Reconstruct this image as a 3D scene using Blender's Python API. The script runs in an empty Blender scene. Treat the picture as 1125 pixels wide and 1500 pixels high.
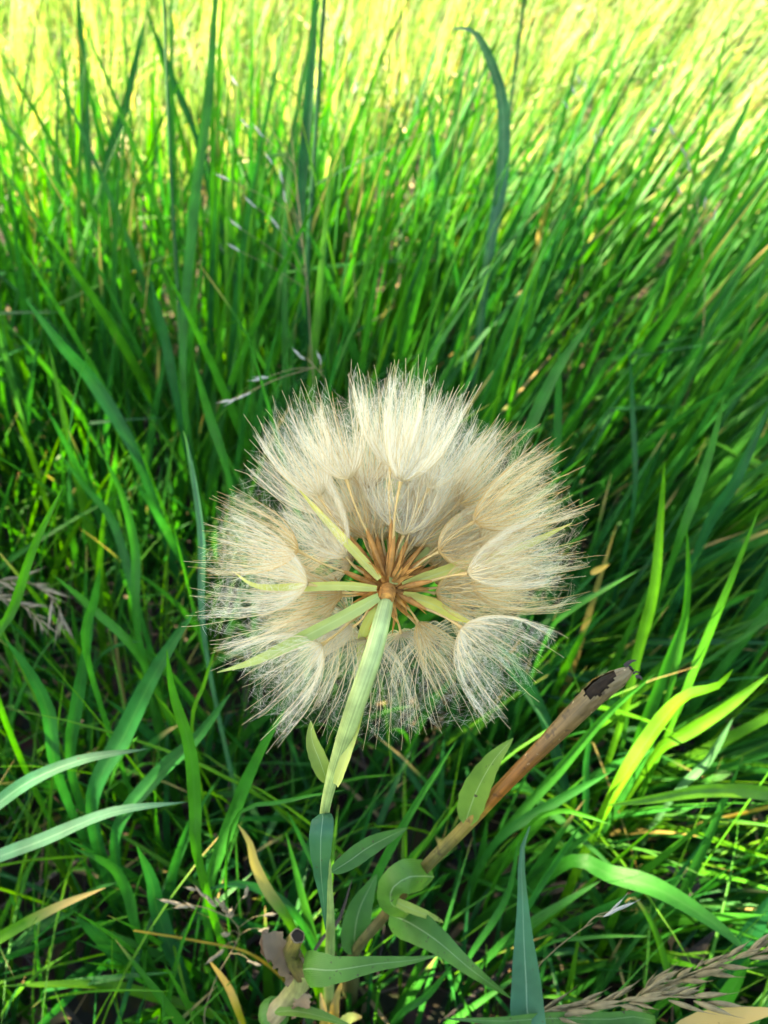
import bpy, math, random
import numpy as np
from mathutils import Vector

random.seed(7)
rng = np.random.default_rng(11)
SC = bpy.context.scene
COL = SC.collection

# ------------------------------------------------------------------ camera
H_CAM, PITCH, FPX, W_PX, H_PX = 0.60, math.radians(43), 1155.0, 1125.0, 1500.0
cd = bpy.data.cameras.new('camera')
cam = bpy.data.objects.new('camera', cd)
COL.objects.link(cam)
cam.location = (0, 0, H_CAM)
cam.rotation_euler = (math.pi / 2 - PITCH, 0, 0)
cd.sensor_fit = 'VERTICAL'
cd.sensor_height = 24.0
cd.lens = 24.0 * FPX / H_PX
cd.clip_start, cd.clip_end = 0.01, 300
cd.dof.use_dof = True
cd.dof.focus_distance = 0.25
cd.dof.aperture_fstop = cd.lens / 2.1          # 2.1 mm wide opening, as a phone has
SC.camera = cam

# ------------------------------------------------------------------ light
SUN_EL, SUN_AZ = math.radians(38), math.radians(-75)
SDIR = np.array([math.cos(SUN_EL) * math.sin(SUN_AZ), math.cos(SUN_EL) * math.cos(SUN_AZ), math.sin(SUN_EL)])
w = bpy.data.worlds.new('World'); SC.world = w; w.use_nodes = True
nt = w.node_tree; nt.nodes.clear()
sky = nt.nodes.new('ShaderNodeTexSky'); sky.sky_type = 'NISHITA'; sky.sun_disc = False
sky.sun_elevation = SUN_EL; sky.sun_rotation = SUN_AZ % (2 * math.pi)
bg = nt.nodes.new('ShaderNodeBackground'); bg.inputs[1].default_value = 0.078
wo = nt.nodes.new('ShaderNodeOutputWorld')
nt.links.new(sky.outputs[0], bg.inputs[0]); nt.links.new(bg.outputs[0], wo.inputs[0])
sl = bpy.data.lights.new('sun', 'SUN'); sl.energy = 5.0; sl.angle = math.radians(0.5); sl.color = (1, .92, .76)
so = bpy.data.objects.new('sun', sl); COL.objects.link(so)
so.rotation_euler = Vector(SDIR).to_track_quat('Z', 'Y').to_euler()
SC.view_settings.view_transform = 'Standard'; SC.view_settings.look = 'None'
SC.view_settings.gamma = 1; SC.view_settings.use_curve_mapping = False
SC.view_settings.exposure = 3.62
SC.view_settings.use_white_balance = True      # the phone balanced its picture for open shade
SC.view_settings.white_balance_temperature = 8600
SC.view_settings.white_balance_tint = 5
SC.cycles.max_bounces = 8
SC.cycles.transparent_max_bounces = 8
SC.cycles.use_denoising = True

# ------------------------------------------------------------------ geometry helpers
CAM = np.array([0, 0, H_CAM]); RT = np.array([1., 0, 0])
FW = np.array([0, math.cos(PITCH), -math.sin(PITCH)]); UP = np.array([0, math.sin(PITCH), math.cos(PITCH)])

def P(px, py, d):
    return CAM + d * (FW + RT * (px - W_PX / 2) / FPX - UP * (py - H_PX / 2) / FPX)

def project(p):
    q = p - CAM; d = q @ FW
    dd = np.where(np.abs(d) < 1e-6, 1e-6, d)
    return W_PX / 2 + FPX * (q @ RT) / dd, H_PX / 2 - FPX * (q @ UP) / dd, d

def unit(v):
    return v / np.maximum(np.linalg.norm(v, axis=-1, keepdims=True), 1e-9)

def spline(pts, n):
    pts = np.asarray(pts, float)
    if len(pts) == 2:
        t = np.linspace(0, 1, n)[:, None]; return pts[0] * (1 - t) + pts[1] * t
    ext = np.vstack([2 * pts[0] - pts[1], pts, 2 * pts[-1] - pts[-2]])
    seg = np.linalg.norm(np.diff(pts[:, :3], axis=0), axis=1); cum = np.concatenate([[0], np.cumsum(seg)])
    out = []
    for s in np.linspace(0, cum[-1], n):
        k = min(int(np.searchsorted(cum, s, side='right')) - 1, len(pts) - 2); k = max(k, 0)
        u = (s - cum[k]) / max(seg[k], 1e-9)
        p0, p1, p2, p3 = ext[k], ext[k + 1], ext[k + 2], ext[k + 3]
        out.append(.5 * (2 * p1 + (p2 - p0) * u + (2 * p0 - 5 * p1 + 4 * p2 - p3) * u * u + (3 * p1 - p0 - 3 * p2 + p3) * u ** 3))
    return np.array(out)

class Geo:
    """collects vertices, faces, leaf data (u across, v along, two random numbers) and material slots"""
    def __init__(s): s.v = []; s.f4 = []; s.f3 = []; s.d = []; s.m4 = []; s.m3 = []; s.n = 0
    def add(s, v, quads=None, tris=None, data=None, mat=0):
        v = np.asarray(v, np.float32).reshape(-1, 3)
        if data is None: data = np.full((len(v), 4), .5, np.float32)
        s.v.append(v); s.d.append(np.asarray(data, np.float32).reshape(-1, 4))
        if quads is not None and len(quads):
            q = np.asarray(quads, np.int64).reshape(-1, 4); s.f4.append(q + s.n); s.m4.append(np.full(len(q), mat))
        if tris is not None and len(tris):
            t = np.asarray(tris, np.int64).reshape(-1, 3); s.f3.append(t + s.n); s.m3.append(np.full(len(t), mat))
        s.n += len(v)
    def mesh(s, name, mats, smooth=True):
        me = bpy.data.meshes.new(name)
        v = np.concatenate(s.v); me.vertices.add(len(v)); me.vertices.foreach_set('co', v.ravel())
        q = np.concatenate(s.f4) if s.f4 else np.zeros((0, 4), int)
        t = np.concatenate(s.f3) if s.f3 else np.zeros((0, 3), int)
        me.loops.add(q.size + t.size)
        me.loops.foreach_set('vertex_index', np.concatenate([q.ravel(), t.ravel()]).astype(np.int32))
        me.polygons.add(len(q) + len(t))
        st = np.concatenate([np.arange(len(q)) * 4, len(q) * 4 + np.arange(len(t)) * 3]).astype(np.int32)
        me.polygons.foreach_set('loop_start', st)
        mi = np.concatenate((s.m4 if s.m4 else []) + (s.m3 if s.m3 else []) + [np.zeros(0)]).astype(np.int32)
        me.polygons.foreach_set('material_index', mi)
        me.polygons.foreach_set('use_smooth', np.full(len(mi), smooth))
        a = me.attributes.new('leafdata', 'FLOAT_COLOR', 'POINT')
        a.data.foreach_set('color', np.concatenate(s.d).ravel())
        for m in (mats if isinstance(mats, (list, tuple)) else [mats]): me.materials.append(m)
        me.update(calc_edges=True); me.validate()
        return me
    def build(s, name, mats, parent=None, smooth=True, origin=None):
        if origin is not None:
            s.v = [x - np.asarray(origin, np.float32) for x in s.v]
        o = bpy.data.objects.new(name, s.mesh(name, mats, smooth))
        COL.objects.link(o)
        if origin is not None: o.location = origin
        if parent is not None:
            o.parent = parent
            if origin is not None: o.location = Vector(origin) - parent.location
            else: o.location = -parent.location
        return o

def tag(o, label, cat, group=None, kind=None):
    if label: o['label'] = label
    if cat: o['category'] = cat
    if group: o['group'] = group
    if kind: o['kind'] = kind
    return o

def empty(name, loc):
    o = bpy.data.objects.new(name, None); COL.objects.link(o); o.location = loc
    o.empty_display_size = .02
    return o

def ribbon(g, c, wid, facing, fold=.25, rnd=(.5, .5), roll=0., thick=.00025, curl=0., mat=0, v0=0., v1=1.):
    """leaf blade: centre line c (n,3), widths (n), facing vector; 5 verts across, V or gutter section"""
    c = np.asarray(c, float); n = len(c)
    T = unit(np.gradient(c, axis=0)); F = np.broadcast_to(np.asarray(facing, float), c.shape)
    S = unit(np.cross(T, F)); N = np.cross(S, T)
    r = np.broadcast_to(np.asarray(roll, float), (n,))[:, None]
    S2 = S * np.cos(r) + N * np.sin(r); N2 = -S * np.sin(r) + N * np.cos(r)
    us = np.array([-1, -.5, 0, .5, 1.]); w_ = np.asarray(wid)[:, None]
    if n > 12: w_ = w_ * (1 + .035 * np.sin(np.arange(n) * 1.7 + n * .3) * rng.uniform(.2, 1) + rng.normal(0, .012, n))[:, None]
    rows = []
    for u in us:
        rows.append(c + S2 * u * w_ / 2 + N2 * (abs(u) ** 1.3 * fold - fold * .5 + curl * u) * w_ / 2)
    V = np.stack(rows, 1)
    vv = np.linspace(v0, v1, n)
    D = np.zeros((n, 5, 4)); D[..., 0] = (us + 1) / 2; D[..., 1] = vv[:, None]; D[..., 2] = rnd[0]; D[..., 3] = rnd[1]
    i = np.arange(n - 1)[:, None] * 5 + np.arange(4)[None]
    q = np.stack([i, i + 1, i + 6, i + 5], -1).reshape(-1, 4)
    g.add(V.reshape(-1, 3), q, None, D.reshape(-1, 4), mat)

def tube(g, c, rad, sides=8, rnd=(.5, .5), mat=0, cap=True, v0=0., v1=1., lump=0.):
    c = np.asarray(c, float); n = len(c); T = unit(np.gradient(c, axis=0))
    a = np.array([0, 0, 1.]) if abs(T[0][2]) < .8 else np.array([1., 0, 0])
    A = unit(np.cross(T[0], a)); fr = []
    for k in range(n):
        A = unit(A - T[k] * (A @ T[k])); fr.append((A, np.cross(T[k], A)))
    ph = np.arange(sides) / sides * 2 * math.pi
    V = []
    for k in range(n):
        rr = rad[k] * (1 + lump * np.sin(ph * 5 + k * .2))
        V.append(c[k] + rr[:, None] * (np.cos(ph)[:, None] * fr[k][0] + np.sin(ph)[:, None] * fr[k][1]))
    V = np.array(V)
    D = np.zeros((n, sides, 4)); D[..., 0] = (np.arange(sides) / sides)[None]; D[..., 1] = np.linspace(v0, v1, n)[:, None]; D[..., 2] = rnd[0]; D[..., 3] = rnd[1]
    i = np.arange(n - 1)[:, None] * sides; j = np.arange(sides)[None]; j2 = (j + 1) % sides
    q = np.stack([i + j, i + j2, i + sides + j2, i + sides + j], -1).reshape(-1, 4)
    g.add(V.reshape(-1, 3), q, None, D.reshape(-1, 4), mat)
    if cap:
        for e, s in ((0, -1), (n - 1, 1)):
            tr = [[0, k, k + 1] if s > 0 else [0, k + 1, k] for k in range(1, sides - 1)]
            g.add(V[e], None, tr, D[e], mat)

def spindle(g, a, b, r, sides=6, n=7, rnd=(.5, .5), mat=0, flat=1.):
    t = np.linspace(0, 1, n); c = np.outer(1 - t, a) + np.outer(t, b)
    rad = r * np.sin(math.pi * (t * .92 + .04)) ** .8 * (1 - .35 * t)
    tube(g, c, rad, sides, rnd, mat)

# ------------------------------------------------------------------ materials
def newmat(name):
    m = bpy.data.materials.new(name); m.use_nodes = True; m.node_tree.nodes.clear(); return m, m.node_tree
def node(nt, t, **k):
    n = nt.nodes.new(t)
    for a, b in k.items(): setattr(n, a, b)
    return n
def mathn(nt, op, a, b=None, clamp=False):
    n = node(nt, 'ShaderNodeMath', operation=op); n.use_clamp = clamp
    for i, x in enumerate((a, b)):
        if x is None: continue
        if isinstance(x, (int, float)): n.inputs[i].default_value = x
        else: nt.links.new(x, n.inputs[i])
    return n.outputs[0]
def ramp(nt, fac, stops, mode='LINEAR'):
    r = node(nt, 'ShaderNodeValToRGB'); r.color_ramp.interpolation = mode; e = r.color_ramp.elements
    while len(e) < len(stops): e.new(.5)
    for k, (p, c) in enumerate(stops):
        e[k].position = p; e[k].color = (*c, 1) if len(c) == 3 else c
    nt.links.new(fac, r.inputs[0]); return r.outputs[0]
def mix(nt, fac, a, b, mode='MIX'):
    n = node(nt, 'ShaderNodeMix', data_type='RGBA', blend_type=mode)
    for s, x in ((n.inputs[0], fac), (n.inputs[6], a), (n.inputs[7], b)):
        if isinstance(x, (int, float)): s.default_value = x
        elif isinstance(x, tuple): s.default_value = (*x, 1)
        else: nt.links.new(x, s)
    return n.outputs[2]

def leaf_material(name, stops, trans=.38, rough=.42, vein=(.5, .5), ribc=(.30, .42, .20), ribw=.0, tips=.25, tipc=(.42, .30, .12), tcol=(1.5, 1.35, .5), spots=.0, spec=.22, veinn=34., veinc=.22):
    m, nt = newmat(name)
    at = node(nt, 'ShaderNodeAttribute', attribute_name='leafdata')
    sp = node(nt, 'ShaderNodeSeparateColor'); nt.links.new(at.outputs['Color'], sp.inputs[0])
    u, v, r1, r2 = sp.outputs[0], sp.outputs[1], sp.outputs[2], at.outputs['Alpha']
    base = ramp(nt, r1, stops)
    tc = node(nt, 'ShaderNodeTexCoord')
    nz = node(nt, 'ShaderNodeTexNoise'); nz.inputs['Scale'].default_value = 55; nz.inputs['Detail'].default_value = 3
    nt.links.new(tc.outputs['Object'], nz.inputs['Vector'])
    base = mix(nt, .65, base, ramp(nt, nz.outputs[0], [(.32, (.5, .56, .5)), (.68, (1.4, 1.3, 1.2))]), 'MULTIPLY')
    n4 = node(nt, 'ShaderNodeTexNoise'); n4.inputs['Scale'].default_value = 19; n4.inputs['Detail'].default_value = 5
    nt.links.new(tc.outputs['Object'], n4.inputs['Vector'])
    base = mix(nt, mathn(nt, 'MULTIPLY', mathn(nt, 'SUBTRACT', n4.outputs[0], .55), 2.6, clamp=True), base, mix(nt, 1., base, (2.1, 1.25, .7), 'MULTIPLY'))
    # parallel veins
    wv = mathn(nt, 'SINE', mathn(nt, 'MULTIPLY', u, veinn * 2))
    vf = mathn(nt, 'MULTIPLY_ADD', wv, .5); nt.nodes[-1].inputs[2].default_value = .5
    base = mix(nt, mathn(nt, 'MULTIPLY', vf, veinc), base, mix(nt, 1.0, base, (1.5, 1.45, 1.5), 'MULTIPLY'))
    # midrib
    if ribw > 0:
        d = mathn(nt, 'ABSOLUTE', mathn(nt, 'SUBTRACT', u, .5))
        rf = mathn(nt, 'SUBTRACT', 1, mathn(nt, 'DIVIDE', d, ribw), clamp=True)
        base = mix(nt, mathn(nt, 'MULTIPLY', rf, .45), base, ribc)
    # withered tips: only on some blades
    tf = mathn(nt, 'MULTIPLY', mathn(nt, 'SUBTRACT', v, mathn(nt, 'SUBTRACT', 1.02, mathn(nt, 'MULTIPLY', mathn(nt, 'POWER', r2, 6), tips * 1.2))), 9, clamp=True)
    base = mix(nt, tf, base, tipc)
    if spots > 0:
        n2 = node(nt, 'ShaderNodeTexNoise'); n2.inputs['Scale'].default_value = 420; n2.inputs['Detail'].default_value = 2
        nt.links.new(tc.outputs['Object'], n2.inputs['Vector'])
        sf = mathn(nt, 'MULTIPLY', mathn(nt, 'SUBTRACT', n2.outputs[0], 1 - spots), 14, clamp=True)
        base = mix(nt, sf, base, (.05, .045, .03))
    pb = node(nt, 'ShaderNodeBsdfPrincipled'); nt.links.new(base, pb.inputs['Base Color'])
    pb.inputs['Roughness'].default_value = rough; pb.inputs['Specular IOR Level'].default_value = spec
    bp = node(nt, 'ShaderNodeBump'); bp.inputs['Strength'].default_value = .25; bp.inputs['Distance'].default_value = .0003
    nt.links.new(wv, bp.inputs['Height']); nt.links.new(bp.outputs[0], pb.inputs['Normal'])
    tr = node(nt, 'ShaderNodeBsdfTranslucent'); nt.links.new(mix(nt, 1.0, base, tcol, 'MULTIPLY'), tr.inputs[0])
    ms = node(nt, 'ShaderNodeMixShader'); ms.inputs[0].default_value = trans
    nt.links.new(pb.outputs[0], ms.inputs[1]); nt.links.new(tr.outputs[0], ms.inputs[2])
    out = node(nt, 'ShaderNodeOutputMaterial'); nt.links.new(ms.outputs[0], out.inputs[0])
    return m

G = lambda *a: tuple(a)
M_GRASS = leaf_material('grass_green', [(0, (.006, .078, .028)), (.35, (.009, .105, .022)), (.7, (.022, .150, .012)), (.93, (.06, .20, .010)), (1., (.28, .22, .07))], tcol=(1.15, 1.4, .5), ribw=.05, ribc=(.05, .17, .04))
M_MEADOW = leaf_material('sunlit_meadow_green', [(0, (.014, .08, .018)), (.35, (.035, .13, .025)), (.7, (.11, .22, .06)), (.93, (.30, .36, .18)), (1., (.42, .36, .20))], trans=.42, tcol=(1.5, 1.35, .8), rough=.32, ribw=.07, ribc=(.2, .3, .08))  # grass made paler and yellower, sun glare put into the colour
M_BLUE = leaf_material('glaucous_leaf', [(0, (.014, .085, .042)), (.5, (.035, .14, .08)), (1, (.055, .17, .065))], trans=.25, ribw=.03, ribc=(.30, .45, .32), rough=.5, spots=.3, veinn=60, veinc=.10)
M_PALE = leaf_material('pale_green_bract', [(0, (.26, .38, .14)), (.5, (.42, .50, .20)), (1, (.62, .60, .16))], trans=.35, rough=.5, ribw=.08, ribc=(.5, .58, .3), veinn=30, veinc=.1)
M_CLASP = leaf_material('clasping_leaf', [(0, (.03, .13, .03)), (.5, (.065, .18, .035)), (1, (.24, .32, .07))], trans=.32, rough=.45, ribw=.028, ribc=(.36, .47, .30), spots=.32, veinn=60, veinc=.08)
M_YELLOW = leaf_material('yellow_blade', [(0, (.20, .26, .02)), (.5, (.38, .28, .03)), (1, (.45, .32, .10))], trans=.4, tips=.5)
M_STRAW = leaf_material('dead_straw', [(0, (.03, .026, .026)), (.4, (.07, .058, .058)), (.75, (.14, .10, .06)), (1, (.34, .25, .14))], trans=.2, rough=.7, tcol=(1.1, .95, .7), tips=0)  # toned down so the gaps between near blades look shaded
M_STRAWLIT = leaf_material('sunlit_straw', [(0, (.16, .12, .07)), (.5, (.30, .23, .13)), (1, (.55, .46, .32))], trans=.25, rough=.6, tcol=(1.1, .95, .7), tips=0)  # brighter copy of the dead straw, sunlight put into its colour
M_MEMBRANE = leaf_material('papery_membrane', [(0, (.13, .095, .07)), (1, (.24, .18, .12))], trans=.25, rough=.6, tcol=(1.1, .95, .85), tips=0, veinn=60)

def simple(name, col, rough=.6, nscale=200, var=.35, trans=0., spec=.3, bump=.2, tcol=None):
    m, nt = newmat(name)
    tc = node(nt, 'ShaderNodeTexCoord'); nz = node(nt, 'ShaderNodeTexNoise'); nz.inputs['Scale'].default_value = nscale; nz.inputs['Detail'].default_value = 4
    nt.links.new(tc.outputs['Object'], nz.inputs['Vector'])
    c = ramp(nt, nz.outputs[0], [(.3, tuple(x * (1 - var) for x in col)), (.7, tuple(min(1, x * (1 + var)) for x in col))])
    pb = node(nt, 'ShaderNodeBsdfPrincipled'); nt.links.new(c, pb.inputs['Base Color']); pb.inputs['Roughness'].default_value = rough
    pb.inputs['Specular IOR Level'].default_value = spec
    if bump:
        bp = node(nt, 'ShaderNodeBump'); bp.inputs['Strength'].default_value = bump; bp.inputs['Distance'].default_value = .0005
        nt.links.new(nz.outputs[0], bp.inputs['Height']); nt.links.new(bp.outputs[0], pb.inputs['Normal'])
    out = node(nt, 'ShaderNodeOutputMaterial'); s = pb.outputs[0]
    if trans:
        tr = node(nt, 'ShaderNodeBsdfTranslucent')
        if tcol: tr.inputs[0].default_value = (*tcol, 1)
        else: nt.links.new(c, tr.inputs[0])
        ms = node(nt, 'ShaderNodeMixShader'); ms.inputs[0].default_value = trans
        nt.links.new(s, ms.inputs[1]); nt.links.new(tr.outputs[0], ms.inputs[2]); s = ms.outputs[0]
    nt.links.new(s, out.inputs[0]); return m

M_HAIR = simple('pappus_hair', (.86, .82, .70), .5, 40, .06, .45, .3, 0)
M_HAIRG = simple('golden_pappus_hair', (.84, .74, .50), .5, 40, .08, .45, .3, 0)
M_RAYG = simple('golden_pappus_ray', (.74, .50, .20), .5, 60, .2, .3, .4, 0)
M_RAY = simple('pappus_ray', (.80, .66, .40), .5, 60, .2, .3, .4, 0)
M_BEAK = simple('seed_beak', (.62, .42, .17), .55, 90, .3, .2)
M_ACHENE = simple('achene_brown', (.34, .15, .035), .6, 300, .35)
M_RECEPT = simple('receptacle', (.34, .15, .035), .8, 500, .6, bump=1.)
M_SCALE = simple('brown_scale', (.50, .24, .06), .6, 400, .45, .2)
M_BARK = simple('tree_bark', (.13, .10, .075), .9, 9, .4, bump=.8)
M_TLEAF = simple('tree_leaf', (.035, .085, .02), .5, 2, .4, .3, tcol=(.09, .17, .02))
M_HUSK = simple('dry_husk', (.22, .18, .10), .65, 220, .3, .2)
M_HUSKP = simple('pale_husk', (.30, .25, .18), .65, 220, .25, .25)
M_SILVER = simple('silvery_husk', (.40, .41, .40), .55, 220, .2, .3)

# stem: pale green with fine ribs; stalk: green-brown to yellow to brown along its length
def stem_material(name, stops, fleck=0., rough=.5, ribs=30.):
    m, nt = newmat(name)
    at = node(nt, 'ShaderNodeAttribute', attribute_name='leafdata')
    sp = node(nt, 'ShaderNodeSeparateColor'); nt.links.new(at.outputs['Color'], sp.inputs[0])
    tc = node(nt, 'ShaderNodeTexCoord'); nz = node(nt, 'ShaderNodeTexNoise'); nz.inputs['Scale'].default_value = 160; nz.inputs['Detail'].default_value = 5
    nt.links.new(tc.outputs['Object'], nz.inputs['Vector'])
    vv = mathn(nt, 'ADD', sp.outputs[1], mathn(nt, 'MULTIPLY', mathn(nt, 'SUBTRACT', nz.outputs[0], .5), .07))
    c = ramp(nt, vv, stops)
    c = mix(nt, .7, c, ramp(nt, nz.outputs[0], [(.3, (.6, .6, .6)), (.7, (1.3, 1.25, 1.2))]), 'MULTIPLY')
    cb = node(nt, 'ShaderNodeCombineXYZ'); nt.links.new(mathn(nt, 'MULTIPLY', sp.outputs[0], ribs * 2.2), cb.inputs[0]); nt.links.new(mathn(nt, 'MULTIPLY', sp.outputs[1], 9), cb.inputs[1])
    ns_ = node(nt, 'ShaderNodeTexNoise'); ns_.inputs['Scale'].default_value = 1.; ns_.inputs['Detail'].default_value = 4; nt.links.new(cb.outputs[0], ns_.inputs['Vector'])
    wv = ns_.outputs[0]
    c = mix(nt, .8, c, ramp(nt, wv, [(.3, (.55, .55, .52)), (.7, (1.35, 1.35, 1.3))]), 'MULTIPLY')
    if fleck:
        n2 = node(nt, 'ShaderNodeTexNoise'); n2.inputs['Scale'].default_value = 330; n2.inputs['Detail'].default_value = 3
        nt.links.new(tc.outputs['Object'], n2.inputs['Vector'])
        on = mathn(nt, 'MULTIPLY', mathn(nt, 'SUBTRACT', sp.outputs[1], .60), 20, clamp=True)
        sf = mathn(nt, 'MULTIPLY', mathn(nt, 'MULTIPLY', mathn(nt, 'SUBTRACT', n2.outputs[0], .67), 18, clamp=True), on)
        c = mix(nt, sf, c, (.55, .45, .28))
        n3 = node(nt, 'ShaderNodeTexNoise'); n3.inputs['Scale'].default_value = 260; n3.inputs['Detail'].default_value = 4
        nt.links.new(tc.outputs['Object'], n3.inputs['Vector'])
        c = mix(nt, mathn(nt, 'MULTIPLY', mathn(nt, 'SUBTRACT', n3.outputs[0], .58), 9, clamp=True), c, mix(nt, 1., c, (.35, .3, .3), 'MULTIPLY'))
    pb = node(nt, 'ShaderNodeBsdfPrincipled'); nt.links.new(c, pb.inputs['Base Color']); pb.inputs['Roughness'].default_value = rough
    bp = node(nt, 'ShaderNodeBump'); bp.inputs['Strength'].default_value = .3; bp.inputs['Distance'].default_value = .0003
    nt.links.new(mathn(nt, 'ADD', wv, mathn(nt, 'MULTIPLY', nz.outputs[0], 2)), bp.inputs['Height']); nt.links.new(bp.outputs[0], pb.inputs['Normal'])
    out = node(nt, 'ShaderNodeOutputMaterial'); nt.links.new(pb.outputs[0], out.inputs[0]); return m
M_STEM = stem_material('seed_head_stem', [(0, (.30, .20, .08)), (.2, (.16, .20, .05)), (.45, (.16, .26, .08)), (.75, (.25, .35, .11)), (1, (.35, .45, .18))], ribs=18)
M_STALK = stem_material('withered_stalk', [(0, (.06, .06, .018)), (.2, (.085, .055, .014)), (.36, (.09, .085, .02)), (.50, (.16, .12, .025)), (.545, (.28, .15, .02)), (.56, (.28, .15, .02)), (.575, (.20, .070, .008)), (.70, (.16, .060, .009)), (.80, (.12, .065, .018)), (.9, (.10, .065, .025)), (1, (.15, .115, .06))], fleck=1., ribs=14)
M_STUMP = stem_material('basal_stem', [(0, (.26, .22, .07)), (.4, (.24, .18, .08)), (.75, (.20, .14, .10)), (1, (.20, .22, .07))], ribs=9)
M_HOLLOWSHADE = simple('stalk_hollow_shade', (.012, .007, .004), .9, 300, .5)  # near-black colour stands in for the shade inside hollow stems

# ------------------------------------------------------------------ ground
def ground_material():
    m, nt = newmat('soil')
    tc = node(nt, 'ShaderNodeTexCoord')
    nz = node(nt, 'ShaderNodeTexNoise'); nz.inputs['Scale'].default_value = 18; nz.inputs['Detail'].default_value = 10
    n2 = node(nt, 'ShaderNodeTexVoronoi'); n2.inputs['Scale'].default_value = 90
    for x in (nz, n2): nt.links.new(tc.outputs['Object'], x.inputs['Vector'])
    c = ramp(nt, nz.outputs[0], [(.3, (.010, .008, .005)), (.55, (.028, .020, .011)), (.75, (.07, .048, .028))])
    c = mix(nt, .5, c, n2.outputs['Color'], 'SOFT_LIGHT')
    pb = node(nt, 'ShaderNodeBsdfPrincipled'); nt.links.new(c, pb.inputs['Base Color']); pb.inputs['Roughness'].default_value = .95
    bp = node(nt, 'ShaderNodeBump'); bp.inputs['Distance'].default_value = .01
    nt.links.new(nz.outputs[0], bp.inputs['Height']); nt.links.new(bp.outputs[0], pb.inputs['Normal'])
    out = node(nt, 'ShaderNodeOutputMaterial'); nt.links.new(pb.outputs[0], out.inputs[0]); return m
g = Geo()
ax = np.concatenate([-np.geomspace(150, 2, 22), np.linspace(-1.9, 1.9, 60), np.geomspace(2, 150, 22)])
X, Y = np.meshgrid(ax, ax)
Z = .006 * np.sin(X * 17 + Y * 5) * np.sin(Y * 23) + .004 * np.sin(X * 41 + 1) * np.sin(Y * 37) - .004
Z *= np.exp(-(X ** 2 + Y ** 2) / 8)
n = len(ax); i = (np.arange(n - 1)[:, None] * n + np.arange(n - 1)[None])
g.add(np.stack([X, Y, Z], -1).reshape(-1, 3), np.stack([i, i + 1, i + n + 1, i + n], -1).reshape(-1, 4))
tag(g.build('ground', ground_material()), None, None, kind='structure')

# ------------------------------------------------------------------ added tree, unseen at left, put there to shade the foreground
def added_shade_tree():
    P0 = np.array([.1, -1.03, .2]); C = P0 + 6.5 * SDIR
    base = np.array([C[0] - .2, C[1] - .1, 0])
    root = tag(empty('added_shade_tree', base), 'added leafy tree out of view at the left, put there to shade the grass in front', 'tree')
    g = Geo()
    tr = spline([base, base + [.1, .05, 1.3], base + [.05, .1, 2.6], C + [0, 0, -.3], C + [0, .1, 1.0]], 14)
    tube(g, tr, np.linspace(.17, .03, 14), 12, lump=.06)
    ends = []
    for k in range(16):
        a = k * 2.4; s = tr[5 + k % 7]
        e = C + np.array([math.cos(a) * 1.5, math.sin(a) * 1.3, -.6 + 1.6 * random.random()])
        tube(g, spline([s, (s + e) / 2 + [0, 0, .18], e], 8), np.linspace(.06, .012, 8), 7); ends.append(e)
    g.build('trunk', M_BARK, root)
    g = Geo(); N = 18000
    d = unit(rng.normal(size=(N, 3))); r = rng.random(N) ** .42
    c = C + d * r[:, None] * np.array([2.1, 1.85, 1.55]) * (1 + .10 * np.sin(d[:, :1] * 7) * np.sin(d[:, 1:2] * 6 + 1))
    # leaves left out along sun rays to aim light spots at chosen points
    keep = np.ones(N, bool)
    for px, py, dd, rr in GAPS:
        t0 = P(px, py, dd); q = c - t0; al = q @ SDIR
        dist = np.linalg.norm(q - al[:, None] * SDIR, axis=1); keep &= dist > rr
    c = c[keep]; N = len(c)
    A = unit(rng.normal(size=(N, 3))); Nn = unit(rng.normal(size=(N, 3)) + [0, 0, .8]); B = unit(np.cross(A, Nn)); A = np.cross(Nn, B)
    L = rng.uniform(.07, .13, N)[:, None]; Wd = L * .36
    V = np.stack([c - A * L * .5, c + B * Wd - Nn * Wd * .25, c + A * L * .6, c - B * Wd - Nn * Wd * .25], 1)
    i = np.arange(N)[:, None] * 4
    g.add(V.reshape(-1, 3), None, np.concatenate([i + [[0, 1, 2]], i + [[0, 2, 3]]]))
    g.build('crown', M_TLEAF, root, smooth=False)
GAPS = [(340, 1240, .42, .05), (90, 1440, .45, .05), (1010, 1170, .46, .07), (150, 690, .75, .09), (20, 860, .7, .06), (660, 1470, .5, .05), (1060, 1010, .45, .05)]
added_shade_tree()

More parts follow.
